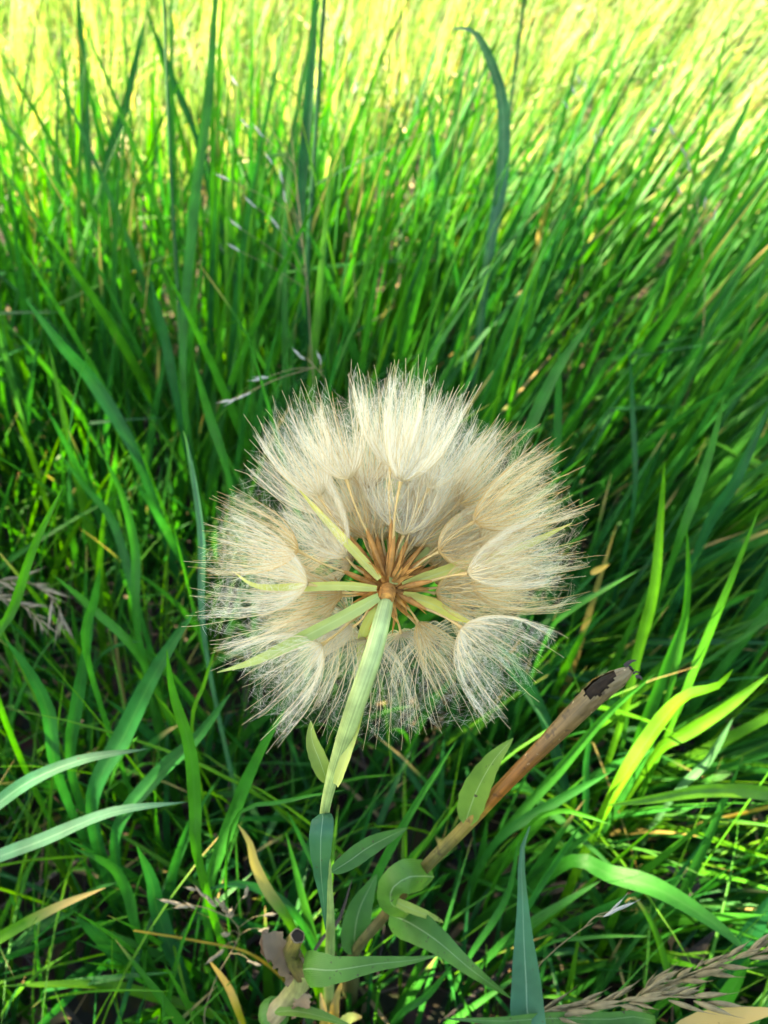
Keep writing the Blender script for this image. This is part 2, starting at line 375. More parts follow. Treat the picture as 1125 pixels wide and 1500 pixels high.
# ------------------------------------------------------------------ field grass (stuff)
def grass_field(name, base, L, W, lean, curve, az, ns, rnd1, label, frame_guard=0.36, mat=None, kink=0.15):
    N = len(base); p = base.copy(); ds = (L / ns)
    dirv = np.stack([np.cos(az), np.sin(az), np.zeros(N)], 1)
    kk = rng.random(N) < kink; kt = rng.uniform(.45, .8, N); ka = rng.uniform(.5, 1.5, N)
    pts = [p.copy()]
    for k in range(ns):
        t = (k + .5) / ns
        th = lean + curve * t ** 1.6 + np.where(kk & (t > kt), ka, 0)
        p = p + ds[:, None] * (np.sin(th)[:, None] * dirv + np.cos(th)[:, None] * [0, 0, 1]); pts.append(p.copy())
    c = np.stack(pts, 1)
    ok = np.ones(N, bool)
    px, py, d = project(c)
    near = (np.linalg.norm(c - CAM, axis=2) < frame_guard + .0) | ((d < frame_guard) & (d > 0) & (px > -150) & (px < 1275) & (py > -300) & (py < 1700))
    ok &= ~near.any(1); ok &= (c[:, 1:, 2] > .002).all(1)
    if KEEP_OUT is not None:
        ok &= ~KEEP_OUT(px, py, d)
    c = c[ok]; N = len(c); W = W[ok]; rnd1 = rnd1[ok]
    T = unit(np.gradient(c, axis=1)); fa = rng.uniform(0, 2 * math.pi, N); tw = rng.normal(0, .9, N)
    tt = np.linspace(0, 1, ns + 1)
    ang = fa[:, None] + tw[:, None] * tt[None]
    H = np.stack([np.cos(ang), np.sin(ang), 0 * ang], -1)
    S = unit(H - T * (H * T).sum(-1, keepdims=True)); Nn = np.cross(S, T)
    wp = np.minimum(1, .55 + 1.4 * tt) * (1 - tt ** 2.6) ** .9 + .02
    ww = W[:, None, None] * wp[None, :, None] / 2
    V = np.stack([c - S * ww + Nn * ww * .35, c, c + S * ww + Nn * ww * .35], 2)
    D = np.zeros(V.shape[:3] + (4,)); D[..., 0] = np.array([0, .5, 1]); D[..., 1] = tt[None, :, None]
    D[..., 2] = rnd1[:, None, None]; D[..., 3] = rng.random(N)[:, None, None]
    r = (ns + 1) * 3; i = (np.arange(N) * r)[:, None, None] + (np.arange(ns) * 3)[None, :, None] + np.arange(2)[None, None]
    g = Geo(); g.add(V.reshape(-1, 3), np.stack([i, i + 1, i + 4, i + 3], -1).reshape(-1, 4), None, D.reshape(-1, 4))
    o = g.build(name, mat or M_GRASS); tag(o, label, 'grass', kind='stuff'); print(name, N); return o

def KEEP_OUT(px, py, d):
    # no wild blade between the lens and the seed head or the two stalks
    a = (np.abs(px - 565) < 300) & (np.abs(py - 820) < 300) & (d < .42) & (d > 0)
    b = (px > 380) & (px < 820) & (py > 1050) & (py < 1520) & (d < .44) & (d > 0)
    c_ = (px > 720) & (px < 960) & (py > 950) & (py < 1250) & (d < .40) & (d > 0)
    return (a | b | c_).any(1)

def clumped(n, x0, x1, y0, y1, nc, spread):
    cx = rng.uniform(x0, x1, nc); cy = rng.uniform(y0, y1, nc); k = rng.integers(0, nc, n)
    f = rng.random(n) < .72
    x = np.where(f, cx[k] + rng.normal(0, spread, n), rng.uniform(x0, x1, n))
    y = np.where(f, cy[k] + rng.normal(0, spread, n), rng.uniform(y0, y1, n))
    cr = rng.random(nc)[k]
    return x, y, np.where(f, cr, rng.random(n))

def lean_dir(x, y, n):
    # blades lean to the right more and more towards the right-hand side
    base_ = np.clip(.13 + np.where(x > 0, .75, .12) * x / np.maximum(.5, y + .3), -.05, .75)
    sd = np.interp(y, [.3, .6], [.24, .13]); lx = base_ + rng.normal(0, 1, n) * sd; ly = rng.normal(0, 1, n) * sd
    return np.arctan2(ly, lx), np.hypot(lx, ly)

def field(name, n, box, nc, spread, hl, wl, ns, label, rshift=0., curve=.5, **k):
    x, y, cr = clumped(n, *box, nc, spread)
    az, le = lean_dir(x, y, n); m = le > 0
    L = rng.uniform(*hl, n) * (.8 + .4 * cr)
    if 'hfun' in k: L = L * k.pop('hfun')(x, y)
    r1 = np.clip(.45 * cr + .5 * rng.random(n) + rshift, 0, .93); dead = rng.random(n) < .008; r1 = np.where(dead, 1., r1)
    cu = np.abs(rng.normal(0, curve, n)) * .75 + .05
    return grass_field(name, np.stack([x, y, np.full(n, -.004)], 1), L, rng.uniform(*wl, n), le, cu, az, ns, r1, label, **k)

hf = lambda x, y: np.interp(y, [0, .25, .42, .6, .9, 1.2], [.55, .6, .9, 1.28, 1.22, 1.0])
field('foreground_grass', 5200, (-.85, .95, -.15, 1.15), 420, .018, (.17, .37), (.0045, .0105), 9, 'dense green meadow grass in the shade around the seed head', hfun=hf, curve=.30, kink=.07)
field('short_foreground_grass', 4400, (-.6, .7, -.1, .8), 500, .015, (.07, .20), (.003, .007), 7, 'short thin grass low down between the taller blades', curve=.8)
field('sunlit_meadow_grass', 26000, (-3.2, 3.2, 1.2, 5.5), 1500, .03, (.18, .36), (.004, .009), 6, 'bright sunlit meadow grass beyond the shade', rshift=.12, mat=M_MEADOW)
field('side_grass', 6000, (-3.2, -.85, -2, 1.3), 600, .03, (.18, .34), (.004, .008), 5, 'meadow grass left of the shaded patch')
field('side_grass', 6000, (.95, 3.2, -2, 1.3), 600, .03, (.18, .34), (.004, .008), 5, 'meadow grass right of the shaded patch')
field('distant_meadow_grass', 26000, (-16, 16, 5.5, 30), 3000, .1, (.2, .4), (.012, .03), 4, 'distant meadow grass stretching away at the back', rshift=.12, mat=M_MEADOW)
field('thin_bent_grass', 2600, (-.6, .8, .0, 1.0), 260, .03, (.10, .26), (.0012, .0028), 10, 'fine wiry and yellowing grass mixed through the broader blades', rshift=.35, curve=1.3)
# thatch lying on the soil
KO = KEEP_OUT; KEEP_OUT = None
def litter(name, n, box, label, mat=None, hi=.03):
    x = rng.uniform(box[0], box[1], n); y = rng.uniform(box[2], box[3], n); z = rng.uniform(.004, hi, n)
    az = rng.uniform(0, 2 * math.pi, n)
    return grass_field(name, np.stack([x, y, z], 1), rng.uniform(.03, .16, n), rng.uniform(.0012, .006, n), rng.uniform(1.1, 1.55, n), rng.uniform(-.2, .25, n), az, 5, rng.random(n), label, mat=mat or M_STRAW)
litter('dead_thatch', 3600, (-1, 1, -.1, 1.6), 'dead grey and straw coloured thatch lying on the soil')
litter('dead_thatch', 8500, (-3, 3, 1.2, 5), 'dead straw coloured thatch on the sunlit soil', M_STRAWLIT, .16)  # raised pale straw stands in for white sun specks in the meadow

# ------------------------------------------------------------------ single blades and leaves
def wprof(n, kind='grass'):
    t = np.linspace(0, 1, n)
    if kind == 'grass': return np.minimum(1, .6 + 1.1 * t) * (1 - t ** 2.8) ** .85 + .015
    if kind == 'lance': return (np.sin(math.pi * np.clip(t, 0, 1) ** .62) ** .8) * .99 + .01
    if kind == 'clasp': return np.interp(t, [0, .06, .2, .38, .6, .8, 1], [.55, .92, 1, .72, .42, .24, .03])
    if kind == 'stem': return np.linspace(1, .7, n)
    if kind == 'tall': return np.interp(t, [0, .2, .45, .6, .72, .85, 1], [1, 1, .68, .40, .26, .19, .03])
    if kind == 'curl': return np.interp(t, [0, .1, .4, .7, 1], [.5, .85, 1, .8, .4])
    if kind == 'bract': return np.interp(t, [0, .1, .45, .75, 1], [.6, .95, 1, .62, .06])
    return np.ones(n)

def curve3(pts, d0, d1):
    n = len(pts); out = []
    for k, p in enumerate(pts):
        d = p[2] if len(p) > 2 else d0 + (d1 - d0) * k / (n - 1)
        out.append(P(p[0], p[1], d))
    return np.array(out)

def hero(label, pts, d0, d1, wpx, rnd=None, mat=None, roll=None, kind='grass', fold=.3, root=True, name='grass_stalk', cat='grass stalk', group='single grass blades', tip=.3, lowroot=None):
    c = curve3(pts, d0, d1)
    while c[:, 2].min() < .012:            # stay above the soil
        c = CAM + (c - CAM) * .97
    dm = (c[len(c) // 2] - CAM) @ FW
    if root:
        b = c[0]; t = unit(c[0] - c[1])
        e = np.array([b[0] + t[0] * .02, b[1] + t[1] * .02, -.004])
        mid = b * .5 + e * .5 + t * .012; mid[2] = max(.01, mid[2])
        rooted = b[2] > .03
        if rooted: c = np.vstack([e, mid, c])
    else: rooted = False
    n = 36; cc = spline(c, n)
    sl_ = np.concatenate([[0], np.cumsum(np.linalg.norm(np.diff(cc, axis=0), axis=1))])
    s0 = sl_[int(np.argmin(np.linalg.norm(cc - c[2], axis=1)))] if rooted else 0.
    tv = np.clip((sl_ - s0) / (sl_[-1] - s0), 0, 1)
    if rnd is None: rnd = random.random() * .9
    if roll is None: roll = 0 if 'arching over' in label else random.uniform(-.45, .45)
    rl = np.linspace(roll, roll + random.uniform(-.5, .5), n)
    g = Geo(); wd = np.interp(tv, np.linspace(0, 1, 60), wprof(60, kind)) * wpx * dm / FPX
    if kind == 'stem': tube(g, cc, wd / 2, 8, (rnd, tip))
    else: ribbon(g, cc, wd, CAM - cc.mean(0), fold, (rnd, tip), rl)
    o = g.build(name, mat or M_GRASS, origin=cc[0])
    return tag(o, label, cat, group)

BL = [
 # label, pts, d0, d1, width px, rnd, mat
 ('thin dark upright grass stem crossing the bright meadow at the upper left', [(272, 620), (262, 450), (250, 250), (240, 0), (237, -60)], .62, .56, 6, .3, None, 'stem'),
 ('broad green blade rising just right of the thin dark stem at upper left', [(268, 560), (285, 300), (305, 150), (315, 0), (318, -90)], .60, .52, 16, .5, None, 'grass'),
 ('darkest straight grass stem cutting through the meadow at top centre', [(450, 430), (462, 200), (475, 0), (478, -70)], .66, .58, 8, .1, None, 'stem'),
 ('blurred wide blue-green blade directly beside the darkest stem at top centre', [(438, 380), (452, 150), (462, 0), (464, -60)], .72, .62, 18, .02, None, 'grass'),
 ('blue-green blade arching over to the left at its tip, top right of centre', [(712, 400), (735, 260), (736, 150), (712, 75), (690, 45), (660, 42)], .68, .56, 22, .2, 'blue', 'grass'),
 ('thin green stem rising to the top edge right of the arching blue-green blade', [(728, 320), (752, 120), (768, 0), (776, -50)], .80, .74, 6, .2, None, 'stem'),
 ('bent blade leaning right toward a crossing blade near the top left', [(150, 290), (185, 150), (214, 20)], .85, .75, 13, .1, None, 'grass'),
 ('blue-green blade leaning left whose tip meets the bent blade near the top left', [(295, 230), (255, 120), (214, 15)], .85, .75, 11, .05, None, 'grass'),
 ('dark broad blade standing furthest left against the bright meadow', [(132, 270), (122, 110), (112, -30)], .85, .75, 15, .15, None, 'grass'),
 ('dark blade standing left of the arching blue-green blade', [(640, 330), (633, 200), (622, 120)], .85, .8, 11, .1, None, 'grass'),
 ('dark leaning blade at the upper right edge of the meadow', [(1010, 330), (1060, 230), (1110, 120)], .80, .72, 13, .5, None, 'grass'),
 ('fresh green blade rising diagonally from the left edge beside the dry seed head', [(-14, 985), (20, 890), (50, 800), (95, 708)], .42, .38, 15, .75, None, 'grass'),
 ('slender curved blade in the dark gap left of the seed head', [(203, 930), (198, 808), (179, 726), (149, 663)], .50, .44, 15, .5, None, 'grass'),
 ('blade sloping up to the left across the dark gap, crossing the slender curved blade', [(206, 905), (168, 771), (123, 711), (88, 665)], .54, .48, 14, .4, None, 'grass'),
 ('long wide shaded blade slanting up to the left above the dark gap', [(205, 680), (138, 562), (93, 510), (35, 435)], .60, .52, 22, .2, None, 'grass'),
 ('pointed blade standing just above the left shoulder of the seed head', [(335, 700), (306, 607), (284, 528)], .55, .50, 15, .5, None, 'grass'),
 ('straight dark blade behind the pointed blade at the left shoulder of the seed head', [(262, 600), (243, 498), (218, 400)], .62, .56, 18, .1, None, 'grass'),
 ('pale edged upright blade touching the left fringe of the seed head', [(300, 940), (295, 786), (276, 659), (268, 630)], .42, .38, 12, .3, 'blue', 'grass'),
 ('short upright blade left of the seed head, above the broad diagonal blade', [(128, 965), (138, 879), (147, 831)], .42, .38, 15, .5, None, 'grass'),
 ('blade reaching up-left from behind the broad diagonal blade to the left dry seed head', [(205, 965), (138, 894), (78, 842)], .48, .44, 14, .6, None, 'grass'),
 ('narrow yellow-green sunlit blade near the left edge', [(76, 760), (48, 674), (22, 607)], .68, .62, 10, .93, None, 'grass'),
 ('broadest dusty green blade slanting up to the right in the lower left', [(135, 1180), (184, 1072), (229, 982), (285, 895)], .44, .38, 34, .25, None, 'grass'),
 ('wide blade slanting up toward the lower left fringe of the seed head', [(170, 1222), (229, 1137), (286, 1084), (339, 1014)], .45, .40, 27, .35, None, 'grass'),
 ('upright bright green blade with kinked pointed tip crossing in front of the two slanting blades', [(291, 1262), (286, 1186), (278, 1096), (253, 1014), (244, 950)], .38, .33, 21, .72, None, 'grass'),
 ('straight blade rising to the lower tips of the seed head on its left', [(303, 1320), (339, 1202), (376, 1112), (421, 1031)], .42, .35, 23, .55, None, 'grass'),
 ('grey-green blade entering from the left edge, upper of the two level blades', [(-80, 1240), (-5, 1178), (49, 1141), (123, 1112), (217, 1097)], .40, .36, 23, 0., 'blue', 'grass'),
 ('pale green blade entering from the left edge, lower of the two level blades', [(-80, 1290), (-5, 1256), (61, 1231), (163, 1190), (272, 1175)], .40, .36, 23, .3, 'blue', 'grass'),
 ('blade with a dry cream tip entering low at the left edge', [(-70, 1420), (-5, 1376), (82, 1329), (155, 1300)], .42, .38, 18, .9, None, 'grass', .97),
 ('blade drooping from upper left with a lit end in the lower left', [(222, 1442), (163, 1390), (110, 1341)], .48, .44, 23, .4, None, 'grass'),
 ('curved blade bending over to the left with a thin tip, below the two level blades', [(203, 1370), (188, 1309), (163, 1268), (106, 1241)], .44, .40, 22, .5, None, 'grass'),
 ('dull wide blade standing next to the curved blade in the lower left', [(268, 1435), (233, 1341), (221, 1288), (200, 1239)], .46, .42, 27, .15, None, 'grass'),
 ('bright yellow-green blade lying level near the bottom left corner', [(325, 1492), (229, 1460), (143, 1442), (0, 1444)], .46, .42, 16, .93, None, 'grass'),
 ('small yellow pointed blade at the bottom left of centre', [(358, 1505), (335, 1448), (305, 1405)], .42, .39, 12, .15, 'yellow', 'grass', .9),
 ('very thin yellow stalk lying across the lower left grass', [(372, 1400), (286, 1378), (196, 1363)], .44, .42, 4, .6, 'yellow', 'stem'),
 ('yellowing blade with withered grey tip curling above the papery sheath', [(432, 1366), (392, 1305), (372, 1262), (366, 1235), (348, 1207)], .40, .37, 17, .88, None, 'grass', .99),
 ('curving blade near the left edge with its tip at the edge', [(86, 1140), (70, 1043), (41, 982), (6, 935)], .46, .42, 22, .3, None, 'grass'),
 ('straight upright blade between the left edge and the broadest dusty blade', [(105, 1130), (114, 1023), (138, 895)], .48, .43, 20, .4, None, 'grass'),
 ('low blade arching level from the dry panicle toward the seed head stem', [(440, 1350), (400, 1312), (350, 1295), (296, 1304)], .44, .41, 15, .3, None, 'grass'),
 ('narrow bright blade just left of the lower fringe of the seed head', [(282, 1075), (300, 1000), (320, 935)], .42, .38, 8, .9, None, 'grass'),
 ('upright yellowing blade right of the seed head with its tip in the grass', [(912, 1050), (936, 950), (958, 864), (968, 756), (974, 673)], .50, .42, 17, .85, None, 'grass'),
 ('bright upright blade with blunt tip beside the yellowing blade at the right', [(975, 1030), (1001, 918), (1008, 846), (1006, 770)], .47, .41, 12, .7, None, 'grass'),
 ('fresh blade leaning right near the right edge with a fine yellow tip', [(985, 1060), (1030, 950), (1073, 846), (1114, 742)], .47, .41, 17, .75, None, 'grass'),
 ('slim vertical blue-green blade in the shade right of the seed head', [(928, 740), (926, 594), (922, 511)], .60, .55, 10, .05, None, 'grass'),
 ('vertical blade behind the right shoulder of the seed head', [(812, 700), (817, 594), (819, 505)], .58, .52, 14, .4, None, 'grass'),
 ('wide blade leaning right out of the seed head right shoulder', [(750, 680), (774, 630), (817, 540), (871, 461)], .55, .50, 19, .5, None, 'grass'),
 ('wide dark blue-green blade leaning to the right edge above the fresh blades', [(1020, 810), (1044, 756), (1080, 698), (1130, 585)], .56, .50, 21, .05, None, 'grass'),
 ('tapering blade with sharp tip in the right middle grass', [(985, 820), (1001, 774), (1037, 673), (1062, 576)], .55, .5, 15, .6, None, 'grass'),
 ('small blade pointing right from the lower right fringe of the seed head', [(800, 935), (839, 893), (936, 835)], .50, .46, 9, .6, None, 'grass'),
 ('broad arching blade with brown fleck bowing down to the lower right', [(836, 1262), (892, 1280), (960, 1300), (1040, 1348), (1102, 1400)], .44, .38, 31, .55, None, 'grass'),
 ('sunlit yellow-green blade lying level at the right edge', [(1210, 1200), (1130, 1164), (1040, 1158), (960, 1170), (888, 1180)], .46, .40, 22, .90, None, 'grass'),
 ('light green blade sloping up to the right edge above the level sunlit blade', [(960, 1105), (1000, 1078), (1060, 1040), (1130, 985)], .47, .42, 20, .88, None, 'grass'),
 ('yellow-green blade with a bent over pointed tip at the lower right', [(895, 1170), (950, 1080), (1000, 1022), (1050, 1006), (1074, 980)], .44, .38, 27, .88, None, 'grass'),
 ('pale blue-grey narrow blade in the right lower grass', [(990, 1162), (1036, 1116), (1074, 1052)], .50, .46, 14, .9, 'blue', 'grass'),
 ('long blade passing behind the hollow brown stalk up to the right', [(722, 1240), (816, 1132), (888, 1048), (960, 986)], .48, .42, 17, .6, None, 'grass'),
 ('lower blade running parallel below the long blade behind the brown stalk', [(728, 1232), (812, 1176), (896, 1130)], .47, .43, 17, .45, None, 'grass'),
 ('small light blade tip bending down to the right below the brown stalk', [(770, 1215), (816, 1188), (856, 1194), (898, 1209)], .44, .40, 10, .7, None, 'grass'),
 ('blue-green blade curving up-left behind the brown stalk', [(838, 1200), (800, 1060), (760, 980), (716, 932)], .54, .48, 20, .02, None, 'grass'),
 ('short upright bluish blade just right of the brown stalk middle', [(856, 1200), (858, 1120), (868, 1050)], .50, .46, 15, .1, None, 'grass'),
 ('wide blade leaning right behind the open tip of the brown stalk', [(922, 1120), (960, 1020), (1000, 905)], .50, .44, 23, .55, None, 'grass'),
 ('thin blade slanting up-right beside the tall blue-green leaf tip', [(765, 1345), (808, 1272), (854, 1204)], .44, .40, 11, .4, None, 'grass'),
 ('blade sloping up-right behind the tall blue-green leaf', [(710, 1408), (768, 1360), (880, 1290)], .47, .43, 17, .5, None, 'grass'),
 ('blade with an orange bend hanging down at the lower right', [(1000, 1520), (976, 1416), (956, 1356), (930, 1316), (915, 1322)], .45, .42, 13, .8, None, 'grass', .9),
 ('dark broad blade in the bottom right corner region with brown edge', [(1062, 1440), (1098, 1372), (1140, 1300)], .46, .42, 32, .1, None, 'grass'),
 ('thin level blade right of the tall blue-green leaf', [(800, 1385), (850, 1375), (900, 1371), (955, 1372)], .44, .42, 6, .6, None, 'grass'),
 ('broad blade rising from the bottom edge behind the dry spike', [(1010, 1520), (1060, 1468), (1100, 1400)], .42, .39, 28, .6, None, 'grass'),
 ('thin blade crossing the seed head stem above the hanging leaf', [(340, 1208), (422, 1173), (506, 1157)], .36, .34, 7, .6, None, 'grass'),
 ('small blade pointing up-left beside the hanging leaf of the seed head stem', [(470, 1295), (442, 1232), (420, 1187)], .42, .40, 9, .4, None, 'grass'),
 ('dead grey narrow blade leaning right between the stem and the stalk base', [(458, 1402), (495, 1351), (517, 1283)], .36, .35, 6, .2, 'straw', 'grass'),
 ('small grass blade below the broad drooping leaf at bottom centre', [(580, 1492), (626, 1457), (663, 1412)], .42, .40, 14, .5, None, 'grass'),
 ('narrow blade standing left of the tall blue-green leaf', [(686, 1405), (741, 1318), (761, 1228)], .46, .43, 12, .45, None, 'grass'),
 ('narrow dark blade with a fine tip rising between seed head stem and brown stalk', [(515, 1400), (535, 1320), (590, 1210), (668, 1085)], .42, .36, 15, .5, None, 'grass'),
]
MM = {'blue': M_BLUE, 'yellow': M_YELLOW, 'straw': M_STRAW, None: None}
for b in BL:
    hero(b[0], b[1], b[2], b[3], b[4], b[5], MM[b[6]], None, b[7], tip=b[8] if len(b) > 8 else .3)

# ------------------------------------------------------------------ the salsify plant with its seed head
def pappus_geo(seed, nr=22, L=.0318, R=.0150, open_=1., nb=52):
    r_ = np.random.default_rng(seed); g = Geo()
    az = (np.arange(nr) + r_.uniform(-.3, .3, nr)) / nr * 2 * math.pi
    ns = 11; t = np.linspace(0, 1, ns)
    rays = []
    for k in range(nr):
        l = L * r_.uniform(.80, 1.08); rr = R * r_.uniform(.85, 1.1)
        rad = rr * (.62 * (1 - (1 - t) ** 3.2) + .52 * t ** 1.2) * open_
        rad = rad + rr * .20 * np.maximum(0, t - .6) * r_.uniform(-2.0, 1.2)
        z = l * (t ** 1.33) * .97 + .0006
        a = az[k] + .05 * np.sin(t * 3 + r_.uniform(0, 6)) * t
        c = np.stack([rad * np.cos(a), rad * np.sin(a), z], 1)
        c[-3:] += r_.normal(0, .00025, (3, 3)) * np.array([[.3], [.7], [1.3]])
        rays.append(c)
        tube(g, c, np.interp(t, [0, .25, .6, 1], [.00026, .00015, .00010, .00005]), 3, mat=0, cap=False)
    # plume hairs: leave each ray sideways and weave into the neighbours
    def at(c, s):
        x = np.clip(s, 0, 1) * (ns - 1); i = np.minimum(x.astype(int), ns - 2); f = (x - i)[:, None]
        return c[i] * (1 - f) + c[i + 1] * f
    for k in range(nr):
        for side in (1, -1):
            nbk = rays[(k + side) % nr]
            s = (r_.random(nb) ** 1.35) * .86 + .01
            a = at(rays[k], s); adv = np.where(r_.random(nb) < .6, r_.uniform(-.03, .12, nb), r_.uniform(.12, .40, nb))
            b = at(nbk, s + adv)
            ext = r_.uniform(.5, 1.1, nb)[:, None]
            e = a + (b - a) * ext
            mlen = np.linalg.norm(e - a, axis=1, keepdims=True); lim = np.minimum(1, .0095 / np.maximum(mlen, 1e-6)); e = a + (e - a) * lim
            m = (a + e) / 2 + r_.normal(0, .055, (nb, 3)) * np.linalg.norm(e - a, axis=1, keepdims=True)
            m2 = (m + e) / 2 + r_.normal(0, .04, (nb, 3)) * mlen * lim
            d = unit(e - a); o = unit(np.cross(d, r_.normal(size=(nb, 3)))) * (((.000017) * r_.uniform(.7, 1.3, nb)[:, None])).astype(float)
            V = np.stack([a - o, a + o, m - o, m + o, m2 - o * .8, m2 + o * .8, e], 1)
            i = (np.arange(nb) * 7)[:, None]
            g.add(V.reshape(-1, 3), np.concatenate([i + [[0, 1, 3, 2]], i + [[2, 3, 5, 4]]]), i + [[4, 5, 6]], mat=1)
    # woolly collar where the rays meet
    nw = 24; th = r_.uniform(0, 2 * math.pi, nw); rr = R * .42 * r_.random(nw) ** .7
    a = np.stack([rr * np.cos(th), rr * np.sin(th), .0007 + L * .16 * (rr / (R * .42)) ** 2], 1)
    th2 = th + r_.uniform(.3, 1.2, nw); r2 = rr * r_.uniform(.8, 1.25, nw)
    e = np.stack([r2 * np.cos(th2), r2 * np.sin(th2), .0007 + L * .16 * (r2 / (R * .42)) ** 2], 1)
    o = unit(np.cross(e - a, r_.normal(size=(nw, 3)))) * .00004
    i = (np.arange(nw) * 4)[:, None]
    g.add(np.stack([a - o, a + o, e + o, e - o], 1).reshape(-1, 3), i + [[0, 1, 2, 3]], None, mat=1)
    return g

def seed_geo(BL_):
    g = Geo(); z = np.linspace(0, .0135, 7)
    tube(g, np.stack([0 * z, 0 * z, z + .002], 1), .00085 * np.sin(math.pi * np.linspace(.1, .9, 7)) + .0001, 7, mat=0)
    z = np.linspace(.0140, BL_, 8); bend = .0006 * np.sin(np.linspace(0, math.pi, 8))
    tube(g, np.stack([bend, 0 * z, z], 1), np.interp(np.arange(8), [0, 4, 6, 7], [.00045, .00032, .00042, .0007]), 6, mat=1)
    return g

HC = P(568, 862, .24); view_h = unit(CAM - HC) * 2
def cam_dir(x, y, z): return unit(RT * x + UP * y + FW * z)

plant_base = P(478, 1460, .46); plant_base[2] = 0
salsify = tag(empty('salsify_plant', plant_base), 'large round feathery cream seed head on a pale green stem', 'wildflower')
PL = salsify
# stem
sp_ = [(568, 872, .238), (560, 905, .228), (546, 960, .222), (520, 1035, .226), (497, 1105, .238), (480, 1165, .250), (474, 1215, .265), (480, 1290, .295), (484, 1370, .335), (482, 1440, .385)]
c = np.array([P(*q) for q in sp_]); c = np.vstack([c, [plant_base + [0, 0, .03], plant_base - [0, 0, .004]]])[::-1]
wpx = [16, 16, 15, 14, 13, 14, 16, 23, 28, 28, 25, 19]
ws = np.array([w_ * ((q - CAM) @ FW) / FPX / 2 for w_, q in zip(wpx, c)])
cc = spline(np.hstack([c, ws[:, None]]), 60)
g = Geo(); tube(g, cc[:, :3], cc[:, 3], 14, lump=.02); g.build('stem', M_STEM, PL)
def part_leaf(name, root, pts, wpx, rnd, mat, kind='lance', roll=0., fold=.3, curl=0., n=26, tip=.2, facing=None):
    c = np.array([P(*q) for q in pts]); cc = spline(c, n); dm = (cc[n // 2] - CAM) @ FW
    g = Geo(); wd = wprof(n, kind) * wpx * dm / FPX
    if name == 'papery_sheath': wd = wd * (1 + .16 * np.sin(np.arange(n) * 1.9) + .08 * rng.normal(size=n))
    ribbon(g, cc, wd, CAM - cc.mean(0) if facing is None else facing, fold, (rnd, tip), roll, curl=curl)
    if name == 'papery_sheath': g.v[0] = g.v[0] + rng.normal(0, .00022, g.v[0].shape).astype(np.float32)
    return g.build(name, mat, root, origin=cc[0])
# stem leaves
part_leaf('leaf', PL, [(480, 1148, .247), (468, 1115, .246), (457, 1085, .25), (455, 1055, .256)], 26, .8, M_CLASP, 'lance', .3)
part_leaf('leaf', PL, [(492, 1150, .240), (508, 1105, .233), (525, 1060, .230), (535, 1030, .23)], 17, .6, M_PALE, 'bract', .5)
part_leaf('leaf', PL, [(471, 1192, .256), (473, 1200, .249), (470, 1225, .247), (470, 1275, .258), (474, 1320, .275), (477, 1362, .29)], 33, .3, M_BLUE, 'clasp', 0., -.25)
part_leaf('leaf', PL, [(484, 1278, .296), (510, 1262, .30), (545, 1238, .31), (598, 1212, .33)], 27, .1, M_CLASP, 'lance', .1)
# receptacle
g = Geo(); A_ = cam_dir(.06, .30, .95)
c = np.array([HC - A_ * .008 + A_ * s for s in np.linspace(0, .011, 7)])
tube(g, c, np.array([.0020, .0023, .0025, .0026, .0025, .002, .001]), 16, lump=.04); g.build('receptacle', M_RECEPT, PL)
# bracts
BR = [([(576, 855, .238), (582, 800, .245), (580, 730, .252), (576, 662, .258)], 20, .55),
      ([(556, 848, .236), (520, 808, .238), (480, 765, .243), (436, 715, .25)], 13, .85),
      ([(552, 862, .234), (500, 858, .232), (430, 860, .234), (375, 858, .236), (340, 836, .238)], 14, .7),
      ([(555, 874, .232), (500, 905, .226), (420, 946, .226), (368, 970, .23), (318, 985, .234)], 20, .3),
      ([(560, 878, .242), (535, 920, .25), (527, 960, .254), (528, 1000, .256)], 15, .2),
      ([(590, 872, .238), (630, 884, .240), (665, 902, .242), (694, 913, .244)], 19, 1.),
      ([(590, 858, .238), (680, 828, .24), (760, 803, .243), (838, 766, .246)], 18, .9),
      ([(585, 850, .240), (628, 810, .246), (655, 768, .25), (684, 728, .256)], 19, .6)]
for pts, wp_, rn in BR:
    part_leaf('bract', PL, pts, wp_, rn, M_PALE, 'bract', random.uniform(-.3, .3), .35)
